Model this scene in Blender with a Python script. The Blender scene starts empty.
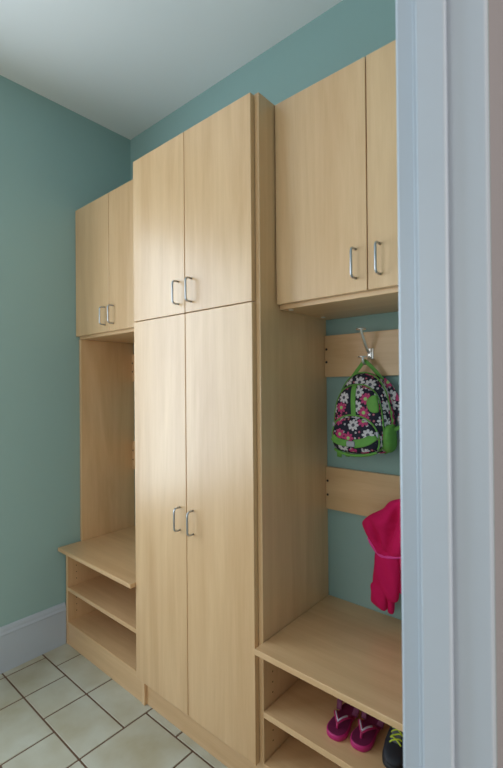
import bpy, bmesh, math, random
from math import sin, cos, pi, sqrt, atan2
from mathutils import Vector, Matrix, noise
random.seed(4)
scn = bpy.context.scene
COL = scn.collection

# ---------------------------------------------------------------- helpers
def lin(h):
    h = h.lstrip('#'); r = []
    for i in (0, 2, 4):
        c = int(h[i:i+2], 16) / 255
        r.append(c / 12.92 if c <= .04045 else ((c + .055) / 1.055) ** 2.4)
    return (*r, 1)

def mat(name, col, rough=.5, metal=0., coat=0., bump=None, spec=.5, vary=None):
    m = bpy.data.materials.new(name); m.use_nodes = True
    nt = m.node_tree; b = nt.nodes['Principled BSDF']
    c = lin(col) if isinstance(col, str) else col
    b.inputs['Base Color'].default_value = c
    b.inputs['Roughness'].default_value = rough
    b.inputs['Metallic'].default_value = metal
    b.inputs['Specular IOR Level'].default_value = spec
    b.inputs['Coat Weight'].default_value = coat
    b.inputs['Coat Roughness'].default_value = .25
    tc = nt.nodes.new('ShaderNodeTexCoord')
    if vary:
        n = nt.nodes.new('ShaderNodeTexNoise'); n.inputs['Scale'].default_value = vary[0]
        n.inputs['Detail'].default_value = 4
        nt.links.new(tc.outputs['Object'], n.inputs['Vector'])
        mx = nt.nodes.new('ShaderNodeMix'); mx.data_type = 'RGBA'
        mx.inputs[6].default_value = c; mx.inputs[7].default_value = lin(vary[1])
        nt.links.new(n.outputs['Fac'], mx.inputs[0]); nt.links.new(mx.outputs[2], b.inputs['Base Color'])
    if bump:
        n = nt.nodes.new('ShaderNodeTexNoise'); n.inputs['Scale'].default_value = bump[0]
        nt.links.new(tc.outputs['Object'], n.inputs['Vector'])
        bp = nt.nodes.new('ShaderNodeBump'); bp.inputs['Strength'].default_value = bump[1]
        bp.inputs['Distance'].default_value = .002
        nt.links.new(n.outputs['Fac'], bp.inputs['Height']); nt.links.new(bp.outputs['Normal'], b.inputs['Normal'])
    return m

def wood(name, axis, rough=.36):
    m = bpy.data.materials.new(name); m.use_nodes = True
    nt = m.node_tree; N = nt.nodes; L = nt.links; b = N['Principled BSDF']
    tc = N.new('ShaderNodeTexCoord'); oi = N.new('ShaderNodeObjectInfo')
    off = N.new('ShaderNodeVectorMath'); off.operation = 'MULTIPLY'
    off.inputs[1].default_value = (7, 5, 3)
    L.new(oi.outputs['Random'], off.inputs[0])
    ad = N.new('ShaderNodeVectorMath'); ad.operation = 'ADD'
    L.new(tc.outputs['Object'], ad.inputs[0]); L.new(off.outputs[0], ad.inputs[1])
    def layer(sc_across, sc_along, detail, dist=0):
        mp = N.new('ShaderNodeMapping'); s = [sc_across] * 3; s[axis] = sc_along
        mp.inputs['Scale'].default_value = s
        n = N.new('ShaderNodeTexNoise'); n.inputs['Scale'].default_value = 1
        n.inputs['Detail'].default_value = detail; n.inputs['Distortion'].default_value = dist
        L.new(ad.outputs[0], mp.inputs['Vector']); L.new(mp.outputs[0], n.inputs['Vector'])
        return n
    a = layer(42, 1.3, 4, .5); c = layer(7, .9, 4, 1.6); f = layer(260, 12, 2)
    r1 = N.new('ShaderNodeValToRGB')
    r1.color_ramp.elements[0].position = .3; r1.color_ramp.elements[0].color = lin(WOOD_D)
    r1.color_ramp.elements[1].position = .7; r1.color_ramp.elements[1].color = lin(WOOD_L)
    ma = N.new('ShaderNodeMath'); ma.operation = 'MULTIPLY_ADD'; ma.inputs[1].default_value = .25
    mb = N.new('ShaderNodeMath'); mb.operation = 'MULTIPLY_ADD'; mb.inputs[1].default_value = .6
    mc = N.new('ShaderNodeMath'); mc.operation = 'MULTIPLY'; mc.inputs[1].default_value = .15
    L.new(f.outputs['Fac'], mc.inputs[0])
    L.new(c.outputs['Fac'], mb.inputs[0]); L.new(mc.outputs[0], mb.inputs[2])
    L.new(a.outputs['Fac'], ma.inputs[0]); L.new(mb.outputs[0], ma.inputs[2])
    L.new(ma.outputs[0], r1.inputs['Fac']); L.new(r1.outputs['Color'], b.inputs['Base Color'])
    b.inputs['Roughness'].default_value = rough
    b.inputs['Specular IOR Level'].default_value = .6
    b.inputs['Coat Weight'].default_value = .5; b.inputs['Coat Roughness'].default_value = .3
    return m

def bx(bm, x0, x1, y0, y1, z0, z1, bev=0., seg=2, mi=0):
    n0 = len(bm.faces)
    g = bmesh.ops.create_cube(bm, size=1)
    vs = g['verts']
    for v in vs:
        v.co = Vector(((x0+x1)/2 + v.co.x*(x1-x0), (y0+y1)/2 + v.co.y*(y1-y0), (z0+z1)/2 + v.co.z*(z1-z0)))
    fs = list({f for v in vs for f in v.link_faces})
    for f in fs: f.material_index = mi
    if bev:
        es = list({e for v in vs for e in v.link_edges})
        r = bmesh.ops.bevel(bm, geom=es, offset=bev, segments=seg, affect='EDGES', profile=.5, clamp_overlap=True)
        for f in r['faces']: f.material_index = mi

def tube(bm, pts, r, n=8, closed=False, mi=0, caps=True, flat=None):
    """tube along pts; r number or list; flat=(normal vector, half width, half thickness) makes a webbing strip"""
    pts = [Vector(p) for p in pts]; rings = []
    k = len(pts); up = None
    for i, p in enumerate(pts):
        a = pts[(i-1) % k] if (closed or i > 0) else p
        c = pts[(i+1) % k] if (closed or i < k-1) else p
        t = (c - a).normalized()
        if flat:
            nn = Vector(flat[0]); w = t.cross(nn).normalized(); nn = w.cross(t).normalized()
            wa, th = flat[1], flat[2]
        else:
            if up is None: up = Vector((0, 0, 1)) if abs(t.z) < .9 else Vector((1, 0, 0))
            w = t.cross(up).normalized(); nn = w.cross(t).normalized(); up = nn
            wa = th = r[i] if isinstance(r, (list, tuple)) else r
        ring = []
        for j in range(n):
            q = 2*pi*j/n
            cx, cy = cos(q), sin(q)
            if flat:
                cx = math.copysign(abs(cx)**.35, cx); cy = math.copysign(abs(cy)**.35, cy)
            ring.append(bm.verts.new(p + w*cx*wa + nn*cy*th))
        rings.append(ring)
    m = k if closed else k-1
    for i in range(m):
        A, B = rings[i], rings[(i+1) % k]
        for j in range(n):
            f = bm.faces.new((A[j], A[(j+1) % n], B[(j+1) % n], B[j])); f.material_index = mi; f.smooth = True
    if not closed and caps:
        bm.faces.new(rings[0]).material_index = mi; bm.faces.new(rings[-1]).material_index = mi

def disc(bm, c, nrm, r, h, n=20, mi=0, bev=.25):
    """short rounded cylinder from c along nrm"""
    c = Vector(c); nrm = Vector(nrm).normalized()
    u = nrm.orthogonal().normalized(); v = nrm.cross(u)
    prof = [(r, 0), (r, h*(1-bev)), (r*(1-bev*.4), h), ]
    rings = [[bm.verts.new(c + nrm*b + (u*cos(2*pi*i/n) + v*sin(2*pi*i/n))*a) for i in range(n)] for a, b in prof]
    for A, B in zip(rings, rings[1:]):
        for i in range(n):
            f = bm.faces.new((A[i], A[(i+1) % n], B[(i+1) % n], B[i])); f.smooth = True; f.material_index = mi
    bm.faces.new(rings[0]).material_index = mi; bm.faces.new(rings[-1]).material_index = mi

def smooth_loop(pts, k=6, closed=True):
    out = []; n = len(pts)
    P = [Vector(p) for p in pts]
    rng = range(n) if closed else range(n-1)
    for i in rng:
        if closed: a, b, c, d = P[i-1], P[i], P[(i+1) % n], P[(i+2) % n]
        else: a, b, c, d = P[max(i-1, 0)], P[i], P[i+1], P[min(i+2, n-1)]
        for j in range(k):
            t = j/k
            out.append(.5*((2*b) + (c-a)*t + (2*a-5*b+4*c-d)*t*t + (3*b-a-3*c+d)*t**3))
    if not closed: out.append(P[-1])
    return out

def inflate(bm, outline, y0, df, db, p=2.5, n=9, mi=0, disp=None, center=None, sub=6):
    """pillow: xz outline, bulging df towards -y and db towards +y"""
    L = smooth_loop([(a, 0, b) for a, b in outline], sub)
    c = Vector((sum(v.x for v in L)/len(L), 0, sum(v.z for v in L)/len(L)))
    if center: c = Vector((center[0], 0, center[1]))
    def shell(sign, d):
        rings = []
        for k in range(n+1):
            s = sin(k/n*pi/2)
            h = d*max(0, 1 - s**p)**(1/p)
            ring = []
            for v in L:
                q = c + (v-c)*s; q.y = y0 + sign*h
                if disp: q = disp(q, s, sign)
                ring.append(q)
            rings.append(ring)
        return rings
    fr, bk = shell(-1, df), shell(1, db)
    m = len(L)
    def emit(rings, rim, flip):
        vr = [[bm.verts.new(q) for q in r] for r in rings[1:-1]] + [rim]
        cen = bm.verts.new(rings[0][0])
        for i in range(m):
            j = (i+1) % m
            fs = [bm.faces.new((cen, vr[0][j], vr[0][i]) if flip else (cen, vr[0][i], vr[0][j]))]
            for A, B in zip(vr, vr[1:]):
                fs.append(bm.faces.new((A[i], A[j], B[j], B[i]) if flip else (A[j], A[i], B[i], B[j])))
            for f in fs: f.smooth = True; f.material_index = mi
    rim = [bm.verts.new(q) for q in fr[-1]]
    emit(fr, rim, True); emit(bk, rim, False)

def loft(bm, rings, mi=0, cap=True):
    vr = [[bm.verts.new(q) for q in r] for r in rings]; n = len(vr[0])
    for A, B in zip(vr, vr[1:]):
        for i in range(n):
            f = bm.faces.new((A[i], A[(i+1) % n], B[(i+1) % n], B[i])); f.smooth = True; f.material_index = mi
    if cap:
        bm.faces.new(vr[0]).material_index = mi; bm.faces.new(vr[-1]).material_index = mi

def obj(name, bm, mats, parent=None, origin=None, boxuv=False):
    bmesh.ops.recalc_face_normals(bm, faces=bm.faces)
    if boxuv:
        uv = bm.loops.layers.uv.new('UVMap')
        for f in bm.faces:
            n = f.normal; a = [abs(n.x), abs(n.y), abs(n.z)]; k = a.index(max(a))
            for l in f.loops:
                co = l.vert.co
                l[uv].uv = (co.x, co.z) if k == 1 else ((co.x + co.y, co.z) if k == 0 else (co.x, co.z + co.y))
    me = bpy.data.meshes.new(name); 
    o = bpy.data.objects.new(name, me); COL.objects.link(o)
    if parent is not None:
        w = parent
        base = Vector((0, 0, 0))
        while w is not None: base += w.location; w = w.parent
        org = base
        o.parent = parent
    else:
        org = Vector(origin) if origin else Vector((0, 0, 0)); o.location = org
    bm.transform(Matrix.Translation(-org)); bm.to_mesh(me); bm.free()
    for m in (mats if isinstance(mats, (list, tuple)) else [mats]): me.materials.append(m)
    return o

def tag(o, label, cat, group=None):
    o['label'] = label; o['category'] = cat
    if group: o['group'] = group
    return o
def thing(name, loc, label, cat, group=None):
    o = bpy.data.objects.new(name, None); COL.objects.link(o); o.location = loc; o.empty_display_size = .05
    return tag(o, label, cat, group)
def struct(name, bm, m):
    o = obj(name, bm, m); o['kind'] = 'structure'; return o
def B(): return bmesh.new()
def boxobj(name, dims, m, parent, bev=.0012):
    b = B(); bx(b, *dims, bev=bev); return obj(name, b, m, parent)
def copy_tree(o, parent=None):
    c = o.copy(); COL.objects.link(c)
    if parent is not None: c.parent = parent
    for ch in list(o.children): copy_tree(ch, c)
    return c

# ---------------------------------------------------------------- materials
WOOD_L = '#E4BD90'; WOOD_D = '#C99D6E'
WV = wood('maple_vertical', 2); WH = wood('maple_along', 0)
TEAL = mat('teal_wall_paint', '#95B1AE', .6, bump=(220, .1), spec=.3)
CEIL = mat('ceiling_paint', '#ECEDED', .8, spec=.2)
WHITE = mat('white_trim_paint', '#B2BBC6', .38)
HALLW = mat('hall_wall_paint', '#8A8587', .8)
CHROME = mat('polished_chrome', '#F2F2F5', .3, metal=1)
NICKEL = mat('satin_nickel', '#B9BCC2', .28, metal=1)
DARKCAP = mat('dark_screw_cap', '#1E1214', .4)
GROUT = mat('brown_grout', '#654B3A', .9)
def tile_mat():
    m = mat('stone_look_tile', '#B4AF9B', .45)
    nt = m.node_tree; N = nt.nodes; L = nt.links; b = N['Principled BSDF']
    tc = N.new('ShaderNodeTexCoord'); n = N.new('ShaderNodeTexNoise'); n.inputs['Scale'].default_value = 5
    n.inputs['Detail'].default_value = 6; L.new(tc.outputs['Object'], n.inputs['Vector'])
    r = N.new('ShaderNodeValToRGB'); e = r.color_ramp.elements
    e[0].position = .3; e[0].color = lin('#A89E84'); e[1].position = .62; e[1].color = lin('#BDBBAC')
    L.new(n.outputs['Fac'], r.inputs['Fac']); L.new(r.outputs['Color'], b.inputs['Base Color'])
    n2 = N.new('ShaderNodeTexNoise'); n2.inputs['Scale'].default_value = 40; n2.inputs['Detail'].default_value = 5
    L.new(tc.outputs['Object'], n2.inputs['Vector'])
    bp = N.new('ShaderNodeBump'); bp.inputs['Strength'].default_value = .25; bp.inputs['Distance'].default_value = .002
    L.new(n2.outputs['Fac'], bp.inputs['Height']); L.new(bp.outputs['Normal'], b.inputs['Normal'])
    return m
TILE = tile_mat()

# ---------------------------------------------------------------- room
H = 2.655; XR = 1.885; XH = 1.971; YF = -3.1
OY0, OY1, OZ = -.843, -1.76, 2.06     # doorway in the right wall
WY0, WY1, WZ0, WZ1 = -.86, -2.1, .55, 2.2   # window in the left wall
def room():
    b = B()
    bx(b, -.1, 0, WY0, .1, 0, H); bx(b, -.1, 0, YF-.1, WY1, 0, H)
    bx(b, -.1, 0, WY1, WY0, 0, WZ0); bx(b, -.1, 0, WY1, WY0, WZ1, H)
    struct('wall_left', b, TEAL)
    b = B(); bx(b, 0, XH, 0, .1, 0, H); struct('wall_back', b, TEAL)
    b = B(); bx(b, 0, XH, YF-.1, YF, 0, H); struct('wall_front', b, TEAL)
    b = B()
    bx(b, XR, XH, OY0+.016, 0, 0, H); bx(b, XR, XH, YF, OY1-.016, 0, H); bx(b, XR, XH, OY1-.016, OY0+.016, OZ+.016, H)
    for f in b.faces:
        if f.calc_center_median().x > XH-.001: f.material_index = 1
    struct('wall_right', b, [TEAL, HALLW])
    b = B()
    bx(b, XH, 4.2, YF-.1, YF, 0, H); bx(b, XH, 4.2, 1.0, 1.1, 0, H); bx(b, 4.2, 4.3, YF-.1, 1.1, 0, H)
    bx(b, XH-.06, XH, .1, 1.0, 0, H)
    struct('wall_hall', b, HALLW)
    b = B(); bx(b, -.1, 4.3, YF-.1, 1.1, H, H+.08); struct('ceiling', b, CEIL)
    # floor: grout bed and bevelled tiles
    b = B(); bx(b, -.1, 4.3, YF-.1, 1.1, -.06, -.0025, mi=1)
    T = []
    # rows nearest the cabinets (sizes measured from the photo)
    T += [(.0, .048, -.682, -.508), (.0, .148, -.508, -.25), (.148, .417, -.508, -.25), (.417, .69, -.508, -.23), (.0, .417, -.25, .0), (.417, .69, -.23, 0)]
    T += [(.048, .24, -.682, -.508), (.24, .417, -.682, -.508), (.417, .69, -.682, -.508)]
    T += [(0, .048, -.95, -.682), (.048, .24, -.864, -.682), (.24, .51, -.95, -.682), (.51, .69, -.864, -.682)]
    T += [(.048, .24, -.95, -.864), (.51, .69, -.95, -.864)]
    T += [(.69, .868, -.413, -.235), (.868, 1.14, -.413, -.235), (1.14, 1.41, -.413, -.235), (1.41, 1.59, -.413, -.235), (1.59, 1.885, -.413, -.235)]
    T += [(.69, .96, -.682, -.413), (.96, 1.14, -.50, -.413), (.96, 1.14, -.682, -.50), (1.14, 1.41, -.682, -.413), (1.41, 1.59, -.682, -.413), (1.59, 1.885, -.682, -.413)]
    T += [(.69, .96, -.95, -.682), (.96, 1.23, -.864, -.682), (.96, 1.23, -.95, -.864), (1.23, 1.41, -.95, -.682), (1.41, 1.68, -.95, -.682), (1.68, 1.885, -.95, -.682)]
    T += [(.69, 1.14, -.235, 0), (1.14, 1.885, -.235, 0)]
    y = -.95; row = 0
    while y > YF:
        hh = (.27, .18)[row % 2]; y1 = max(y-hh, YF); x = 0; k = row
        while x < 4.2:
            w = (.27, .18, .27, .36)[k % 4]; x1 = min(x+w, 4.2)
            if 4.2-x1 < .03: x1 = 4.2
            T.append((x, x1, y1, y)); x = x1; k += 1
        y = y1; row += 1
    y = 1.0; row = 0
    while y > -.95:
        y1 = max(y-.27, -.95); x = 1.885; k = row
        while x < 4.2:
            x1 = min(x+(.27, .18, .36)[k % 3], 4.2); T.append((x, x1, y1, y)); x = x1; k += 1
        y = y1; row += 1
    g = .0034
    for (x0, x1, y0, y1) in T:
        if x1-x0 > 2.5*g and y1-y0 > 2.5*g:
            bx(b, x0+g, x1-g, y0+g, y1-g, -.01, 0, bev=.002, seg=2, mi=0)
    struct('floor', b, [TILE, GROUT])
    # baseboard of the left wall, with a moulded cap
    def base(name, y0, y1):
        prof = [(0, 0), (.014, 0), (.014, .160), (.016, .163), (.016, .168), (.012, .176), (.011, .186), (.008, .1935), (.004, .1965), (0, .1985)]
        b = B(); A = [b.verts.new((x, y0, z)) for x, z in prof]; C = [b.verts.new((x, y1, z)) for x, z in prof]
        for i in range(len(prof)):
            j = (i+1) % len(prof); b.faces.new((A[i], A[j], C[j], C[i]))
        b.faces.new(A); b.faces.new(C)
        return struct(name, b, WHITE)
    base('baseboard_left', YF, -.3955)
    # window in the left wall (daylight source)
    b = B(); c = .07
    for (a0, a1, z0, z1) in ((WY1-c, WY1, WZ0-c, WZ1+c), (WY0, WY0+c, WZ0-c, WZ1+c), (WY1, WY0, WZ1, WZ1+c), (WY1, WY0, WZ0-c, WZ0)):
        bx(b, 0.0005, .018, a0, a1, z0, z1, bev=.003)
    ym = (WY0+WY1)/2
    for (a0, a1, z0, z1) in ((WY1, WY1+.04, WZ0, WZ1), (WY0-.04, WY0, WZ0, WZ1), (ym-.025, ym+.025, WZ0, WZ1), (WY1, WY0, WZ1-.04, WZ1), (WY1, WY0, WZ0, WZ0+.04)):
        bx(b, -.07, -.03, a0, a1, z0, z1, bev=.003)
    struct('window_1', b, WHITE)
    # doorway: casing towards the room, jamb, stop, casing towards the hall
    b = B()
    def mould(sx, xw):   # casing profile around the opening; sx = direction it stands proud of the wall
        r = .006; w = .085
        ys = ((OY0+r, OY0+r+w), (OY1-r-w, OY1-r))
        for k, (a0, a1) in enumerate(ys):
            inner = a0 if k == 0 else a1; s = 1 if k == 0 else -1
            pr = [(0, 0), (0, .020), (.002, .0235), (.006, .0250), (.012, .0235), (.016, .0245), (.060, .026), (.066, .029), (.082, .029), (w, .027), (w, 0)]
            A = [b.verts.new((xw+sx*t, inner+s*q, 0)) for q, t in pr]; C = [b.verts.new((xw+sx*t, inner+s*q, OZ+r+w)) for q, t in pr]
            for i in range(len(pr)):
                j = (i+1) % len(pr); b.faces.new((A[i], A[j], C[j], C[i]))
            b.faces.new(A); b.faces.new(C)
        x0, x1 = sorted((xw, xw+sx*.026)); bx(b, x0, x1, OY1-r, OY0+r, OZ+r, OZ+r+w, bev=.002)
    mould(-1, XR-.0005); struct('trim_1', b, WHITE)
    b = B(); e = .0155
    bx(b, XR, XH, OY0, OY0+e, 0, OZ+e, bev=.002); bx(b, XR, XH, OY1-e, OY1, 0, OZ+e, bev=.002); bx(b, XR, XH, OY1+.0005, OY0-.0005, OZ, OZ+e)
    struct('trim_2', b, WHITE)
    b = B(); bx(b, XR+.008, 1.929, OY0-.011, OY0-.0005, 0, OZ-.0005, bev=.003, seg=3); bx(b, XR+.008, 1.929, OY1+.0005, OY1+.011, 0, OZ-.0005, bev=.003)
    struct('trim_3', b, WHITE)
room()

# ---------------------------------------------------------------- cabinets
YW = -.001   # back of the furniture
DT = .0185
def handle(door, x, zc, yface, name='handle', L=.088):
    b = B(); r = .0035; so = .027; R_ = .012; y1 = yface-so; h = L/2-r
    pts = [(x, yface+.001, zc-h)]
    pts.append((x, y1+R_, zc-h))
    for k in range(1, 6):
        a = k/5*pi/2; pts.append((x, y1+R_-R_*sin(a), zc-h+R_-R_*cos(a)))
    for k in range(0, 6):
        a = k/5*pi/2; pts.append((x, y1+R_-R_*cos(a), zc+h-R_+R_*sin(a)))
    pts.append((x, yface+.001, zc+h))
    tube(b, pts, r, 10)
    return obj(name, b, NICKEL, door)
def door(root, x0, x1, yf, z0, z1, hx, hz, label=None):
    d = boxobj('door', (x0, x1, yf, yf+DT, z0, z1), WV, root, bev=.0015)
    if label: d['label'] = label
    handle(d, hx, hz, yf)
    return d
def holes(b, xf, nx, y, z0, z1, step=.032, mi=1):
    z = z0
    while z < z1:
        disc(b, (xf, y, z), (nx, 0, 0), .0026, .0004, n=8, mi=mi); z += step

# tall cabinet
PIN = mat('shelf_pin_hole', '#6E4A32', .8)
t = thing('tall_cabinet', (.948, -.2, 0), 'tall four-door maple cabinet standing on the floor between the two open cubbies', 'cabinet')
CF = -.390
boxobj('side_panel', (.638, .657, CF-.006, YW, 0, 2.153), WV, t)
b = B(); bx(b, 1.2385, 1.2575, CF, YW, 0, 2.155, bev=.0012)
for yy in (-.345, -.07): holes(b, 1.2575, 1, yy, .15, .235); holes(b, 1.2575, 1, yy, .30, .44)
obj('side_panel', b, [WV, PIN], t)
boxobj('top_panel', (.657, 1.2385, CF, YW, 2.135, 2.154), WH, t)
boxobj('bottom_panel', (.657, 1.2385, CF, YW, .102, .120), WH, t)
boxobj('fixed_shelf', (.657, 1.2385, CF, YW, 1.503, 1.521), WH, t)
boxobj('back_panel', (.657, 1.2385, -.012, YW, .120, 1.503), WV, t, bev=0)
boxobj('kick_plate', (.657, 1.2385, -.384, -.366, 0, .102), WH, t)
YD = -.4085; xm = .9305
door(t, .6215, xm-.0014, YD, .1015, 1.5115, xm-.035, .785, 'tall left lower door with bar pull near its middle')
door(t, xm+.0014, 1.2395, YD, .1015, 1.5115, xm+.035, .785, 'tall right lower door with bar pull near its middle')
door(t, .6215, xm-.0014, YD, 1.5145, 2.153, xm-.035, 1.589, 'shorter left upper door with pull near its bottom edge')
door(t, xm+.0014, 1.2395, YD, 1.5145, 2.153, xm+.035, 1.589, 'shorter right upper door with pull near its bottom edge')

# wall cabinets
def wall_cab(x0, x1, d0, d1, label, hz, yf, loc):
    t = thing('wall_cabinet', loc, label, 'cabinet', None)
    c = yf+DT+.0015; zt = 2.151; zb = 1.4985
    boxobj('side_panel', (x0, x0+.018, c, YW, zb, zt), WV, t); boxobj('side_panel', (x1-.018, x1, c, YW, zb, zt), WV, t)
    boxobj('top_panel', (x0+.018, x1-.018, c, YW, zt-.018, zt), WH, t)
    bp = boxobj('bottom_panel', (x0+.018, x1-.018, c-.0005, YW, zb, zb+.018), WH, t)
    boxobj('back_panel', (x0+.018, x1-.018, -.008, YW, zb+.018, zt-.018), WV, t, bev=0)
    m = (d0+d1)/2
    door(t, d0, m-.0014, yf, 1.5125, 2.1505, m-.035, hz); door(t, m+.0014, d1, yf, 1.5125, 2.1505, m+.035, hz)
    return t, bp
wl, bpl = wall_cab(.002, .637, .003, .6185, 'small maple wall cabinet at far left above the left cubby, two doors', 1.586, -.330, (.32, -.16, 1.4985))
wr, bpr = wall_cab(1.2585, 1.8835, 1.2615, 1.8815, 'maple wall cabinet over the right cubby with the hanging backpack, two doors', 1.590, -.3135, (1.571, -.16, 1.4985))
for (x, y) in ((1.289, -.272), (1.289, -.075)):
    b = B(); disc(b, (x, y, 1.4985), (0, 0, -1), .0085, .0025, mi=0); o = obj('connector_cap', b, CHROME, wr); o['label'] = 'small round chrome fitting under the cabinet'

# benches
BZ = .475
def bench(x0, x1, tx0, tx1, zs, label, loc, left=True, BZ=.475):
    t = thing('bench_cabinet', loc, label, 'bench')
    f = -.3945
    for k, (a0, a1) in enumerate(((x0, x0+.018), (x1-.018, x1))):
        if k == 0 and not left: x0 -= .018; continue
        b = B(); bx(b, a0, a1, -.3740 if (k == 1 and left) else f, YW, 0, BZ-.018, bev=.0012)
        xf, nx = (a1, 1) if k == 0 else (a0, -1)
        for yy in (f+.045, -.07):
            holes(b, xf, nx, yy, .15, zs-.03); holes(b, xf, nx, yy, zs+.03, BZ-.05)
        obj('side_panel', b, [WV, PIN], t)
    boxobj('seat_top', (tx0, tx1, -.4325, YW, BZ-.018, BZ), WH, t, bev=.002)
    boxobj('shelf', (x0+.0185, x1-.0185, f+.001, YW, zs-.018, zs), WH, t)
    boxobj('bottom_panel', (x0+.0182, x1-.0182, f, YW, .093, .111), WH, t)
    boxobj('kick_plate', (x0+.0182, x1-(.0002 if left else .0182), f+.002, f+.02, 0, .093), WH, t)
    boxobj('back_panel', (x0+.0182, x1-.0182, -.008, YW, .111, BZ-.018), WV, t, bev=0)
    return t
bench(.0135, .637, .0105, .6205, .279, 'empty low maple bench with open shelves against the left green wall', (.32, -.2, 0), True, .479)
bench(1.2585, 1.8835, 1.2585, 1.8835, .267, 'low maple bench holding shoes, at the right beside the white doorway', (1.571, -.2, 0), False)
# upright panel in the left cubby
b = B(); bx(b, .0015, .0195, -.313, YW, .4793, 1.498, bev=.0012)
tag(obj('upright_panel', b, WV, None, (.01, -.15, BZ)), 'narrow upright maple side panel standing on the left bench against the green wall', 'panel')

# ---------------------------------------------------------------- hook rails
def hook(parent, x, z, yf):
    h = bpy.data.objects.new('coat_hook', None)
    b = B(); bx(b, x-.011, x+.011, yf-.006, yf, z-.019, z+.019, bev=.002); 
    bx(b, x-.007, x+.007, yf-.014, yf-.005, z-.014, z+.010, bev=.003)
    for dz in (-.013, .013): disc(b, (x, yf-.006, z+dz), (0, -1, 0), .0035, .0015, n=10)
    h = obj('coat_hook', b, CHROME, parent); h['label'] = 'chrome double coat hook'
    b = B()
    up = smooth_loop([(x, yf-.010, z+.002), (x, yf-.026, z+.012), (x, yf-.048, z+.038), (x, yf-.066, z+.064), (x, yf-.074, z+.078)], 5, False)
    tube(b, up, .0048, 10); disc(b, (x, yf-.074, z+.076), (0, 0, 1), .0165, .005)
    obj('upper_prong', b, CHROME, h)
    b = B()
    lo = smooth_loop([(x, yf-.010, z-.010), (x, yf-.026, z-.028), (x, yf-.046, z-.036), (x, yf-.060, z-.030), (x, yf-.064, z-.013)], 5, False)
    tube(b, lo, .0044, 10); disc(b, (x, yf-.064, z-.015), (0, 0, 1), .0150, .0045)
    obj('lower_prong', b, CHROME, h)
def rail(x0, x1, z0, z1, hooks, label, caps):
    yf = -.0165
    t = thing('coat_rail', ((x0+x1)/2, -.008, z0), label, 'hook rail')
    boxobj('board', (x0, x1, yf, YW, z0, z1), WH, t, bev=.001)
    for cx in caps:
        for f in (.36, .67) if z0 > 1.2 else (.34, .67):
            b = B(); disc(b, (cx, yf, z0+f*(z1-z0)), (0, -1, 0), .0045, .0012, n=12); obj('screw_cap', b, DARKCAP, t)['label'] = 'dark round screw cap'
    for hx in hooks: hook(t, hx, (z0+z1)/2, yf)
rail(1.2585, 1.8835, 1.2855, 1.438, (1.441, 1.70), 'upper maple hook board on the back wall, carrying the backpack hook', (1.2665, 1.876))
rail(1.2585, 1.8835, .799, .9535, (1.441, 1.70)[1:], 'lower maple hook board on the back wall, behind the pink jacket', (1.2665, 1.876))
rail(.0205, .637, 1.2855, 1.438, (), 'upper maple rail inside the left cubby, mostly hidden by the tall cabinet', (.029,))
rail(.0205, .637, .799, .9535, (), 'lower maple rail inside the left cubby, mostly hidden by the tall cabinet', (.029,))

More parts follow.
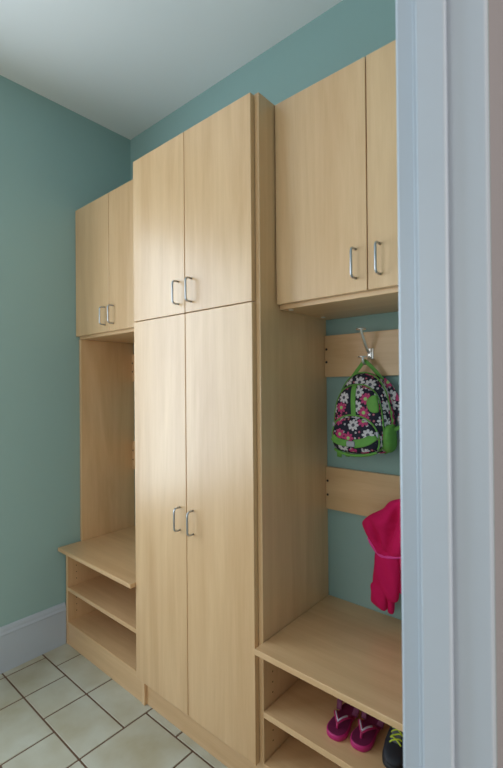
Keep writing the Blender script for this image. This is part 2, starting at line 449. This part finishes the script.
# ---------------------------------------------------------------- backpack
def floral():
    m = bpy.data.materials.new('floral_navy_print'); m.use_nodes = True
    nt = m.node_tree; N = nt.nodes; L = nt.links; bs = N['Principled BSDF']; bs.inputs['Roughness'].default_value = .75
    uv = N.new('ShaderNodeUVMap'); uv.uv_map = 'UVMap'
    def math_(op, a, b=None, c=None):
        n = N.new('ShaderNodeMath'); n.operation = op
        for i, v in enumerate((a, b, c)):
            if v is None: continue
            if isinstance(v, (int, float)): n.inputs[i].default_value = v
            else: L.new(v, n.inputs[i])
        return n.outputs[0]
    col = None; base = lin('#15122B')
    def layer(scale, off, R, pet, prev):
        mp = N.new('ShaderNodeVectorMath'); mp.operation = 'MULTIPLY_ADD'
        mp.inputs[1].default_value = (scale, scale, 1); mp.inputs[2].default_value = off
        L.new(uv.outputs[0], mp.inputs[0])
        v = N.new('ShaderNodeTexVoronoi'); v.voronoi_dimensions = '2D'; v.inputs['Scale'].default_value = 1; v.inputs['Randomness'].default_value = .55
        L.new(mp.outputs[0], v.inputs['Vector'])
        d = N.new('ShaderNodeVectorMath'); d.operation = 'SUBTRACT'; L.new(mp.outputs[0], d.inputs[0]); L.new(v.outputs['Position'], d.inputs[1])
        sp = N.new('ShaderNodeSeparateXYZ'); L.new(d.outputs[0], sp.inputs[0])
        ang = math_('ARCTAN2', sp.outputs[1], sp.outputs[0])
        sc = N.new('ShaderNodeSeparateColor'); L.new(v.outputs['Color'], sc.inputs[0])
        pt = math_('ABSOLUTE', math_('COSINE', math_('MULTIPLY', ang, pet/2)))
        rad = math_('MULTIPLY_ADD', math_('POWER', pt, .5), R*.62, R*.38)
        inside = math_('LESS_THAN', v.outputs['Distance'], rad)
        core = math_('LESS_THAN', v.outputs['Distance'], R*.30)
        white = math_('GREATER_THAN', sc.outputs[0], .52)
        pc = N.new('ShaderNodeMix'); pc.data_type = 'RGBA'; L.new(white, pc.inputs[0])
        pc.inputs[6].default_value = lin('#BF3C74'); pc.inputs[7].default_value = lin('#CFC8CE')
        cc = N.new('ShaderNodeMix'); cc.data_type = 'RGBA'; L.new(white, cc.inputs[0])
        cc.inputs[6].default_value = lin('#9ECB7C'); cc.inputs[7].default_value = lin('#55515E')
        f = N.new('ShaderNodeMix'); f.data_type = 'RGBA'; L.new(core, f.inputs[0]); L.new(pc.outputs[2], f.inputs[6]); L.new(cc.outputs[2], f.inputs[7])
        o = N.new('ShaderNodeMix'); o.data_type = 'RGBA'; L.new(inside, o.inputs[0])
        if prev is None: o.inputs[6].default_value = base
        else: L.new(prev, o.inputs[6])
        L.new(f.outputs[2], o.inputs[7]); return o.outputs[2]
    c1 = layer(52, (3.3, 1.7, 0), .20, 7, None)
    c2 = layer(23, (.35, .2, 0), .43, 8, c1)
    L.new(c2, bs.inputs['Base Color'])
    return m
FLOR = floral()
GREEN = mat('green_bag_trim', '#6FAA4A', .7, vary=(60, '#568C3C'))
GREY = mat('grey_buckle_plastic', '#A9A7B2', .4)
bag = thing('backpack', (1.44, -.06, 1.03), 'child-size navy floral backpack with green trim hanging from the chrome hook', 'backpack')
def zoff(pts, dz, dx=0): return [(a+dx, c+dz) for a, c in pts]
body_o = [(1.345, 1.06), (1.343, 1.12), (1.350, 1.19), (1.368, 1.245), (1.400, 1.283), (1.441, 1.296), (1.482, 1.285), (1.515, 1.247), (1.533, 1.19), (1.542, 1.12), (1.540, 1.06), (1.515, 1.034), (1.44, 1.028), (1.370, 1.034)]
b = B(); inflate(b, body_o, -.060, .050, .038, p=3.2, n=10); body = obj('body', b, FLOR, bag, boxuv=True)
front_o = [(1.345, 1.066), (1.346, 1.13), (1.354, 1.19), (1.374, 1.232), (1.405, 1.252), (1.436, 1.257), (1.468, 1.250), (1.497, 1.226), (1.512, 1.185), (1.520, 1.12), (1.520, 1.066), (1.500, 1.044), (1.435, 1.038), (1.366, 1.045)]
b = B(); inflate(b, front_o, -.098, .034, .02, p=3, n=10); fr = obj('front_compartment', b, FLOR, bag, boxuv=True)
pock_o = [(1.352, 1.060), (1.352, 1.10), (1.362, 1.130), (1.392, 1.151), (1.430, 1.157), (1.470, 1.147), (1.500, 1.122), (1.513, 1.09), (1.513, 1.060), (1.494, 1.040), (1.432, 1.032), (1.370, 1.040)]
b = B(); inflate(b, pock_o, -.120, .034, .02, p=2.6, n=10); pk = obj('front_pocket', b, FLOR, bag, boxuv=True)
def surf_y(base_o, y0, df, p, x, z):
    L = smooth_loop([(a, 0, c) for a, c in base_o], 6)
    cx = sum(v.x for v in L)/len(L); cz = sum(v.z for v in L)/len(L)
    a = atan2(z-cz, x-cx); r = sqrt((x-cx)**2+(z-cz)**2); best = None
    for v in L:
        q = atan2(v.z-cz, v.x-cx); d = abs((q-a+pi) % (2*pi)-pi)
        if best is None or d < best[0]: best = (d, sqrt((v.x-cx)**2+(v.z-cz)**2))
    s = min(1, r/best[1]); return y0-df*max(0, 1-s**p)**(1/p)
def patch(name, base, pts, m, parent, w, lift=.0015, th=.0015):
    """strip lying on an inflated surface through xz points"""
    P = [(q.x, surf_y(*base, q.x, q.z)-lift, q.z) for q in smooth_loop([(a, 0, c) for a, c in pts], 4, False)]
    b = B(); tube(b, P, 0, 10, flat=((0, -1, 0), w, th)); return obj(name, b, m, parent)
Fs = (front_o, -.098, .034, 3); Ps = (pock_o, -.120, .034, 2.6); Bs = (body_o, -.060, .050, 3.2)
patch('vertical_band', Fs, [(1.430, 1.255), (1.431, 1.225), (1.432, 1.19), (1.434, 1.150)], GREEN, bag, .0085)
# green leaf shaped patch on the front
b = B(); inflate(b, [(1.468, 1.192), (1.482, 1.214), (1.505, 1.222), (1.512, 1.200), (1.514, 1.170), (1.490, 1.166), (1.472, 1.174)], -.124, .006, .012, p=3, n=5); obj('green_patch', b, GREEN, bag)
# piping along the outlines
def piping(name, o, y, r, sl, parent, m=GREEN):
    L = smooth_loop([(a, y, c) for a, c in o], 6); L = [v for v in L]
    L = L[int(sl[0]*len(L)):int(sl[1]*len(L))]; b = B(); tube(b, L, r, 8); return obj(name, b, m, parent)
piping('piping', body_o, -.082, .0022, (.0, .80), body)
piping('piping', front_o, -.110, .0022, (.0, .80), fr)
piping('piping', pock_o, -.131, .0028, (.05, .72), pk)
# lower strap across the pocket with buckle
patch('compression_strap', Ps, [(1.364, 1.084), (1.376, 1.076), (1.395, 1.070), (1.425, 1.067)], GREEN, bag, .011, .003)
patch('compression_strap', Ps, [(1.445, 1.067), (1.470, 1.072), (1.492, 1.081), (1.509, 1.096)], GREEN, bag, .0135, .003)
yb = surf_y(*Ps, 1.435, 1.067)
b = B(); bx(b, 1.421, 1.449, yb-.010, yb-.001, 1.058, 1.076, bev=.003); obj('buckle', b, GREY, bag)
# side mesh pockets in green, bottom edge trim
for (xs, w) in ((1.5315, .020), (1.350, .012)):
    b = B(); inflate(b, [(xs-w, 1.050), (xs-w, 1.10), (xs-w*.6, 1.125), (xs+w*.5, 1.128), (xs+w*.8, 1.10), (xs+w*.8, 1.055), (xs, 1.038)], -.075, .040, .03, p=2.5, n=6); obj('side_pocket', b, GREEN, bag)
b = B(); L = [(q.x, q.y, q.z) for q in smooth_loop([(1.362, -.128, 1.041), (1.39, -.14, 1.033), (1.435, -.144, 1.029), (1.48, -.14, 1.033), (1.508, -.126, 1.042)], 6, False)]
tube(b, L, .0045, 8); obj('bottom_trim', b, GREEN, bag)
for o in (fr, pk): o.location.x += .004
# zipper pull
b = B(); bx(b, 1.509, 1.517, -.136, -.130, 1.086, 1.108, bev=.002); obj('zipper_pull', b, GREY, bag)
b = B(); bx(b, 1.357, 1.365, -.136, -.130, 1.118, 1.132, bev=.002); obj('zipper_pull', b, GREY, bag)
# hanging loop over the lower prong
b = B(); hx = 1.441; hy = -.0165-.048; hz = 1.362-.034
L = smooth_loop([(1.383, -.055, 1.272), (1.412, -.060, 1.305), (1.436, hy, hz+.003), (1.441, hy, hz+.0065), (1.447, hy, hz+.003), (1.470, -.056, 1.306), (1.497, -.050, 1.270)], 6, False)
tube(b, L, 0, 10, flat=((0, -1, .1), .0065, .0016)); obj('hanging_loop', b, GREEN, bag)
# shoulder straps behind the body: they curve out at the side
for k, (x0, sx) in enumerate(((1.500, 1), (1.385, -1))):
    b = B(); e = 1 if sx > 0 else .35
    L = smooth_loop([(x0-.01*sx, -.045, 1.268), (x0+.022*sx*e, -.052, 1.235), (x0+.055*sx*e, -.052, 1.17), (x0+.072*sx*e, -.050, 1.11), (x0+.066*sx*e, -.045, 1.07)], 6, False)
    tube(b, L, 0, 12, flat=((.25*sx, -1, 0), .017, .006)); s = obj('shoulder_strap', b, FLOR, bag, boxuv=True)
    b = B(); L = smooth_loop([(x0+.066*sx*e, -.045, 1.074), (x0+.064*sx*e, -.045, 1.04), (x0+.060*sx*e, -.045, 1.005)], 5, False)
    tube(b, L, 0, 10, flat=((.25*sx, -1, 0), .009, .002)); obj('webbing', b, GREEN, s)
b = B(); L = smooth_loop([(1.536, -.085, 1.105), (1.556, -.070, 1.118), (1.580, -.058, 1.135)], 5, False)
tube(b, L, 0, 10, flat=((0, -1, 0), .006, .002)); obj('side_strap', b, GREEN, bag)
b = B(); L = [(1.376, -.118, 1.038), (1.373, -.118, 1.028), (1.371, -.116, 1.014)]
tube(b, L, 0, 10, flat=((0, -1, 0), .009, .002)); obj('strap_end', b, GREEN, bag)

# ---------------------------------------------------------------- jacket
PINK = mat('raspberry_fleece', '#D41A5A', .9, bump=(900, .5), spec=.2, vary=(14, '#DA1E62'))
PINKL = mat('bright_pink_binding', '#E8409A', .7)
jk = thing('jacket', (1.62, -.06, .53), 'raspberry pink hooded child jacket hanging beside the white door frame', 'jacket')
def fold(amp, fx, ph, slope=.5, crease=None):
    def f(q, s, sign):
        w = (1-s*.6)
        q = q.copy()
        q.y += sign*-1*0 + amp*w*sin(fx*(q.x+slope*(q.z-.7))+ph)*(1 if sign < 0 else .4)
        if crease and sign < 0:
            for (ax, az, bx_, bz, wd, dp) in crease:
                t_ = (q.z-az)/(bz-az)
                if -.2 < t_ < 1.2:
                    cx = ax+(bx_-ax)*t_; q.y += dp*math.exp(-((q.x-cx)/wd)**2)*sin(pi*min(1, max(0, (t_+.2)/1.4)))
        n = noise.noise(Vector((q.x*18, sign, q.z*11)))
        q.y += .006*n*w
        return q
    return f
body_j = [(1.484, .70), (1.490, .80), (1.56, .875), (1.66, .915), (1.72, .925), (1.77, .90), (1.80, .82), (1.80, .72), (1.79, .62), (1.74, .585), (1.62, .58), (1.535, .592), (1.494, .62), (1.484, .65)]
b = B(); inflate(b, body_j, -.050, .020, .020, p=2.6, n=14, disp=fold(.010, 95, .3), sub=8); obj('body', b, PINK, jk)
hood = [(1.433, .793), (1.460, .823), (1.505, .852), (1.528, .878), (1.565, .895), (1.62, .915), (1.70, .940), (1.755, .91), (1.77, .84), (1.74, .78), (1.67, .745), (1.59, .722), (1.535, .704), (1.497, .702), (1.470, .728), (1.448, .762)]
b = B(); inflate(b, hood, -.074, .032, .018, p=2.2, n=16, disp=fold(.006, 70, 1.2, -.9, [(1.505, .715, 1.475, .80, .010, .030), (1.520, .715, 1.560, .86, .012, .034), (1.56, .725, 1.62, .87, .012, -.014)]), sub=8); hd = obj('hood', b, PINK, jk)
b = B(); L = smooth_loop([(1.457, -.078, .750), (1.471, -.079, .727), (1.498, -.080, .7025), (1.535, -.081, .705), (1.59, -.081, .722), (1.67, -.081, .745), (1.74, -.081, .780)], 6, False)
tube(b, L, .0050, 8); obj('hood_binding', b, PINKL, hd)
slv = [(1.472, .72), (1.535, .71), (1.545, .66), (1.540, .60), (1.536, .566), (1.520, .560), (1.50, .562), (1.46, .575), (1.455, .62), (1.462, .67)]
b = B(); inflate(b, slv, -.066, .022, .02, p=2.4, n=12, disp=fold(.004, 120, 0), sub=7); sl = obj('sleeve', b, PINK, jk)
cuf = [(1.454, .605), (1.452, .58), (1.450, .553), (1.455, .541), (1.475, .531), (1.499, .527), (1.503, .548), (1.503, .59), (1.49, .608)]
b = B(); inflate(b, cuf, -.070, .022, .02, p=2.8, n=9, disp=fold(.003, 160, 0), sub=6); obj('cuff', b, PINK, sl)
cuf2 = [(1.499, .59), (1.502, .545), (1.503, .520), (1.512, .516), (1.520, .522), (1.522, .56), (1.52, .60)]
b = B(); inflate(b, cuf2, -.060, .014, .015, p=2.5, n=6, sub=5); obj('drawstring_tab', b, PINK, sl)

jk.location.y -= .009; jk.location.x += .002; jk.location.z += .005
sl.location.x += .012

# ---------------------------------------------------------------- sandals
MAG = mat('magenta_foam', '#B8206C', .45); MAGD = mat('dark_magenta_footbed', '#5E1440', .6, vary=(90, '#7A184A'))
STR = mat('magenta_strap', '#B01D5C', .5); SIL = mat('silver_decoration', '#CFC3D6', .3, metal=.4)
def sandal(loc, rot, mirror, label):
    t = thing('flip_flop', (0, 0, 0), label, 'flip-flop', None)
    out = [(0, -.080), (.022, -.074), (.034, -.050), (.032, -.015), (.026, .02), (.028, .055), (.018, .078), (0, .084), (-.018, .078), (-.028, .055), (-.027, .02), (-.033, -.015), (-.035, -.05), (-.023, -.073)]
    L = smooth_loop([(a*mirror, c, 0) for a, c in out], 4)
    def sc(s, z): return [Vector((v.x*s, v.y*(1-(1-s)*.5), z+.006*max(0, -v.y-.05)/.03*0)) for v in L]
    b = B(); loft(b, [sc(.95, .0), sc(1, .003), sc(1, .013), sc(.985, .016), sc(.93, .0175)]); sole = obj('sole', b, MAG, t)
    b = B(); loft(b, [sc(.90, .0172), sc(.90, .0183), sc(.88, .0186)]); obj('footbed', b, MAGD, t)
    b = B(); tube(b, smooth_loop([(0, -.048, .016), (0, -.047, .026), (0, -.040, .032)], 4, False), .0042, 8); obj('toe_post', b, STR, t)
    b = B()
    for s in (-1, 1):
        tube(b, smooth_loop([(0, -.041, .032), (s*.012, -.026, .038), (s*.025, -.004, .034), (s*.029, .018, .017)], 5, False), 0, 10, flat=((0, -.3, 1), .0065, .0022))
    st = obj('thong_strap', b, STR, t)
    b = B()
    for s in (-1, 1):
        P = smooth_loop([(0, -.041, .0365), (s*.010, -.028, .042), (s*.020, -.012, .041)], 4, False)
        for q in P[::1]: disc(b, (q.x, q.y, q.z-.002), (0, -.3, 1), .0028, .0026, n=8)
        tube(b, P, .0022, 6)
    obj('silver_beads', b, SIL, st)
    b = B(); tube(b, smooth_loop([(-.028, .030, .016), (-.031, .050, .040), (-.022, .074, .056), (0, .082, .060), (.022, .074, .056), (.031, .050, .040), (.028, .030, .016)], 5, False), 0, 10, flat=((0, 1, .2), .010, .0025)); obj('heel_strap', b, MAGD, t)
    t.location = loc; t.rotation_euler = (0, 0, rot)
    for c in t.children:      # true size of a small child's sandal
        for o in [c] + list(c.children): o.data.transform(Matrix.Diagonal((.86, .90, .90, 1)))
    return t
SZ = .2672
sandal((1.466, -.280, SZ), .10, 1, 'magenta child flip-flop, the one farther left on the bench shelf')
sandal((1.537, -.268, SZ), .02, -1, 'magenta child flip-flop between its twin and the black shoe')

# ---------------------------------------------------------------- shoe
BLK = mat('black_shoe_upper', '#1B1B24', .6, bump=(400, .4)); RUB = mat('black_rubber_sole', '#121216', .55)
GRYM = mat('grey_shoe_lining', '#5F6266', .8); LIME = mat('lime_laces', '#C6D63A', .6)
shoe = thing('sneaker', (0, 0, 0), 'black child sneaker with lime laces on bench shelf next to door frame', 'shoe')
prof = [(-.090, .006, .020, .022), (-.086, .018, .026, .030), (-.074, .028, .034, .036), (-.055, .034, .042, .040), (-.030, .035, .052, .042), (-.005, .032, .062, .040), (.015, .029, .070, .037), (.035, .028, .075, .036), (.060, .029, .078, .036), (.080, .025, .080, .032), (.088, .016, .078, .022)]
rings = []
for (y, w, h, _) in prof:
    r = []
    for k in range(20):
        a = 2*pi*k/20; ca, sa = cos(a), sin(a)
        r.append(Vector((w*math.copysign(abs(ca)**.8, ca), y, .012+(h-.012)*(.5+.5*math.copysign(abs(sa)**.8, sa)))))
    rings.append(r)
b = B(); loft(b, rings); obj('upper', b, BLK, shoe)
b = B(); so = smooth_loop([(0, -.094, 0), (.026, -.082, 0), (.038, -.045, 0), (.033, 0, 0), (.031, .05, 0), (.022, .088, 0), (0, .095, 0), (-.022, .088, 0), (-.031, .05, 0), (-.033, 0, 0), (-.038, -.045, 0), (-.026, -.082, 0)], 4)
loft(b, [[Vector((v.x*s, v.y*s, z)) for v in so] for s, z in ((.96, 0), (1, .004), (1, .014), (.95, .018))]); obj('sole', b, RUB, shoe)
b = B(); loft(b, [[Vector((.020*cos(a)*s, .050+.030*sin(a)*s, z)) for a in [2*pi*k/16 for k in range(16)]] for s, z in ((1.15, .070), (1.25, .082), (1.05, .088), (.8, .080))]); obj('collar', b, GRYM, shoe)
b = B(); tube(b, smooth_loop([(0, -.040, .049), (0, -.015, .063), (0, .008, .076), (0, .022, .092)], 4, False), 0, 10, flat=((0, -.5, 1), .015, .003)); obj('tongue', b, GRYM, shoe)
b = B()
for k in range(5):
    y = -.042+k*.0125; z = .051+k*.0068; w = .017
    tube(b, smooth_loop([(-w, y, z-.004), (-w*.5, y+.003, z+.003), (w*.5, y+.009, z+.008), (w, y+.012, z+.003)], 4, False), .0022, 7)
    if k % 2 == 0: tube(b, smooth_loop([(w, y, z-.004), (w*.5, y+.003, z+.003), (-w*.5, y+.009, z+.008), (-w, y+.012, z+.003)], 4, False), .0022, 7)
tube(b, smooth_loop([(0, .006, .083), (-.020, .0, .090), (-.030, -.012, .078), (-.014, -.004, .080), (0, .006, .084)], 5, False), .0022, 7)
tube(b, smooth_loop([(0, .006, .083), (.020, .0, .090), (.030, -.014, .076), (.034, -.03, .056)], 5, False), .0022, 7)
obj('laces', b, LIME, shoe)
for c in shoe.children: c.data.transform(Matrix.Scale(.86, 4))
shoe.location = (1.624, -.264, SZ); shoe.rotation_euler = (0, 0, .16)

# ---------------------------------------------------------------- light
def area(name, loc, rot, sx, sy, power, col):
    l = bpy.data.lights.new(name, 'AREA'); l.shape = 'RECTANGLE'; l.size = sx; l.size_y = sy; l.energy = power; l.color = col
    o = bpy.data.objects.new(name, l); COL.objects.link(o); o.location = loc; o.rotation_euler = rot; return o
# daylight outside the left window
area('window_daylight', (-.12, (WY0+WY1)/2, (WZ0+WZ1)/2), (0, -pi/2, 0), WZ1-WZ0, WY0-WY1, 25, (.72, .88, 1.0))
# fill light added in the hall, reaching the left wall through the doorway
area('hall_fill', (4.15, -1.2, 1.4), (0, pi/2, 0), 1.6, 1.8, 43, (1.0, .95, .90))
# fill added at the windowless front wall to lift ceiling and cabinets
area('front_fill', (.7, YF+.03, 1.5), (-pi/2, 0, pi), 1.1, 1.5, 15, (1.0, .97, .92))
# weak hall fill behind the camera, added to brighten cabinet side and rails
area('hall_back_fill', (3.0, YF+.03, 1.4), (-pi/2, 0, pi), 1.6, 1.5, 9, (1.0, .95, .88))
w = bpy.data.worlds.new('World'); scn.world = w; w.use_nodes = True
w.node_tree.nodes['Background'].inputs[0].default_value = (.74, .88, 1.0, 1); w.node_tree.nodes['Background'].inputs[1].default_value = 2.0

# ---------------------------------------------------------------- camera
cam = bpy.data.cameras.new('camera'); co = bpy.data.objects.new('camera', cam); COL.objects.link(co)
r = Vector((.76054, .64924, -.00848)); u = Vector((.01012, .00121, .99995)); f = Vector((-.64922, .76058, .00565))
M = Matrix((r, u, -f)).transposed().to_4x4(); M.translation = Vector((2.08416, -1.40307, 1.25313)); co.matrix_world = M
cam.sensor_fit = 'HORIZONTAL'; cam.sensor_width = 36; cam.lens = 428.52/503*36; cam.clip_start = .02
cam.dof.use_dof = True; cam.dof.focus_distance = 1.7; cam.dof.aperture_fstop = 8
scn.camera = co
scn.view_settings.view_transform = 'Standard'; scn.view_settings.look = 'None'
scn.view_settings.exposure = 0; scn.view_settings.gamma = 1; scn.view_settings.use_curve_mapping = False
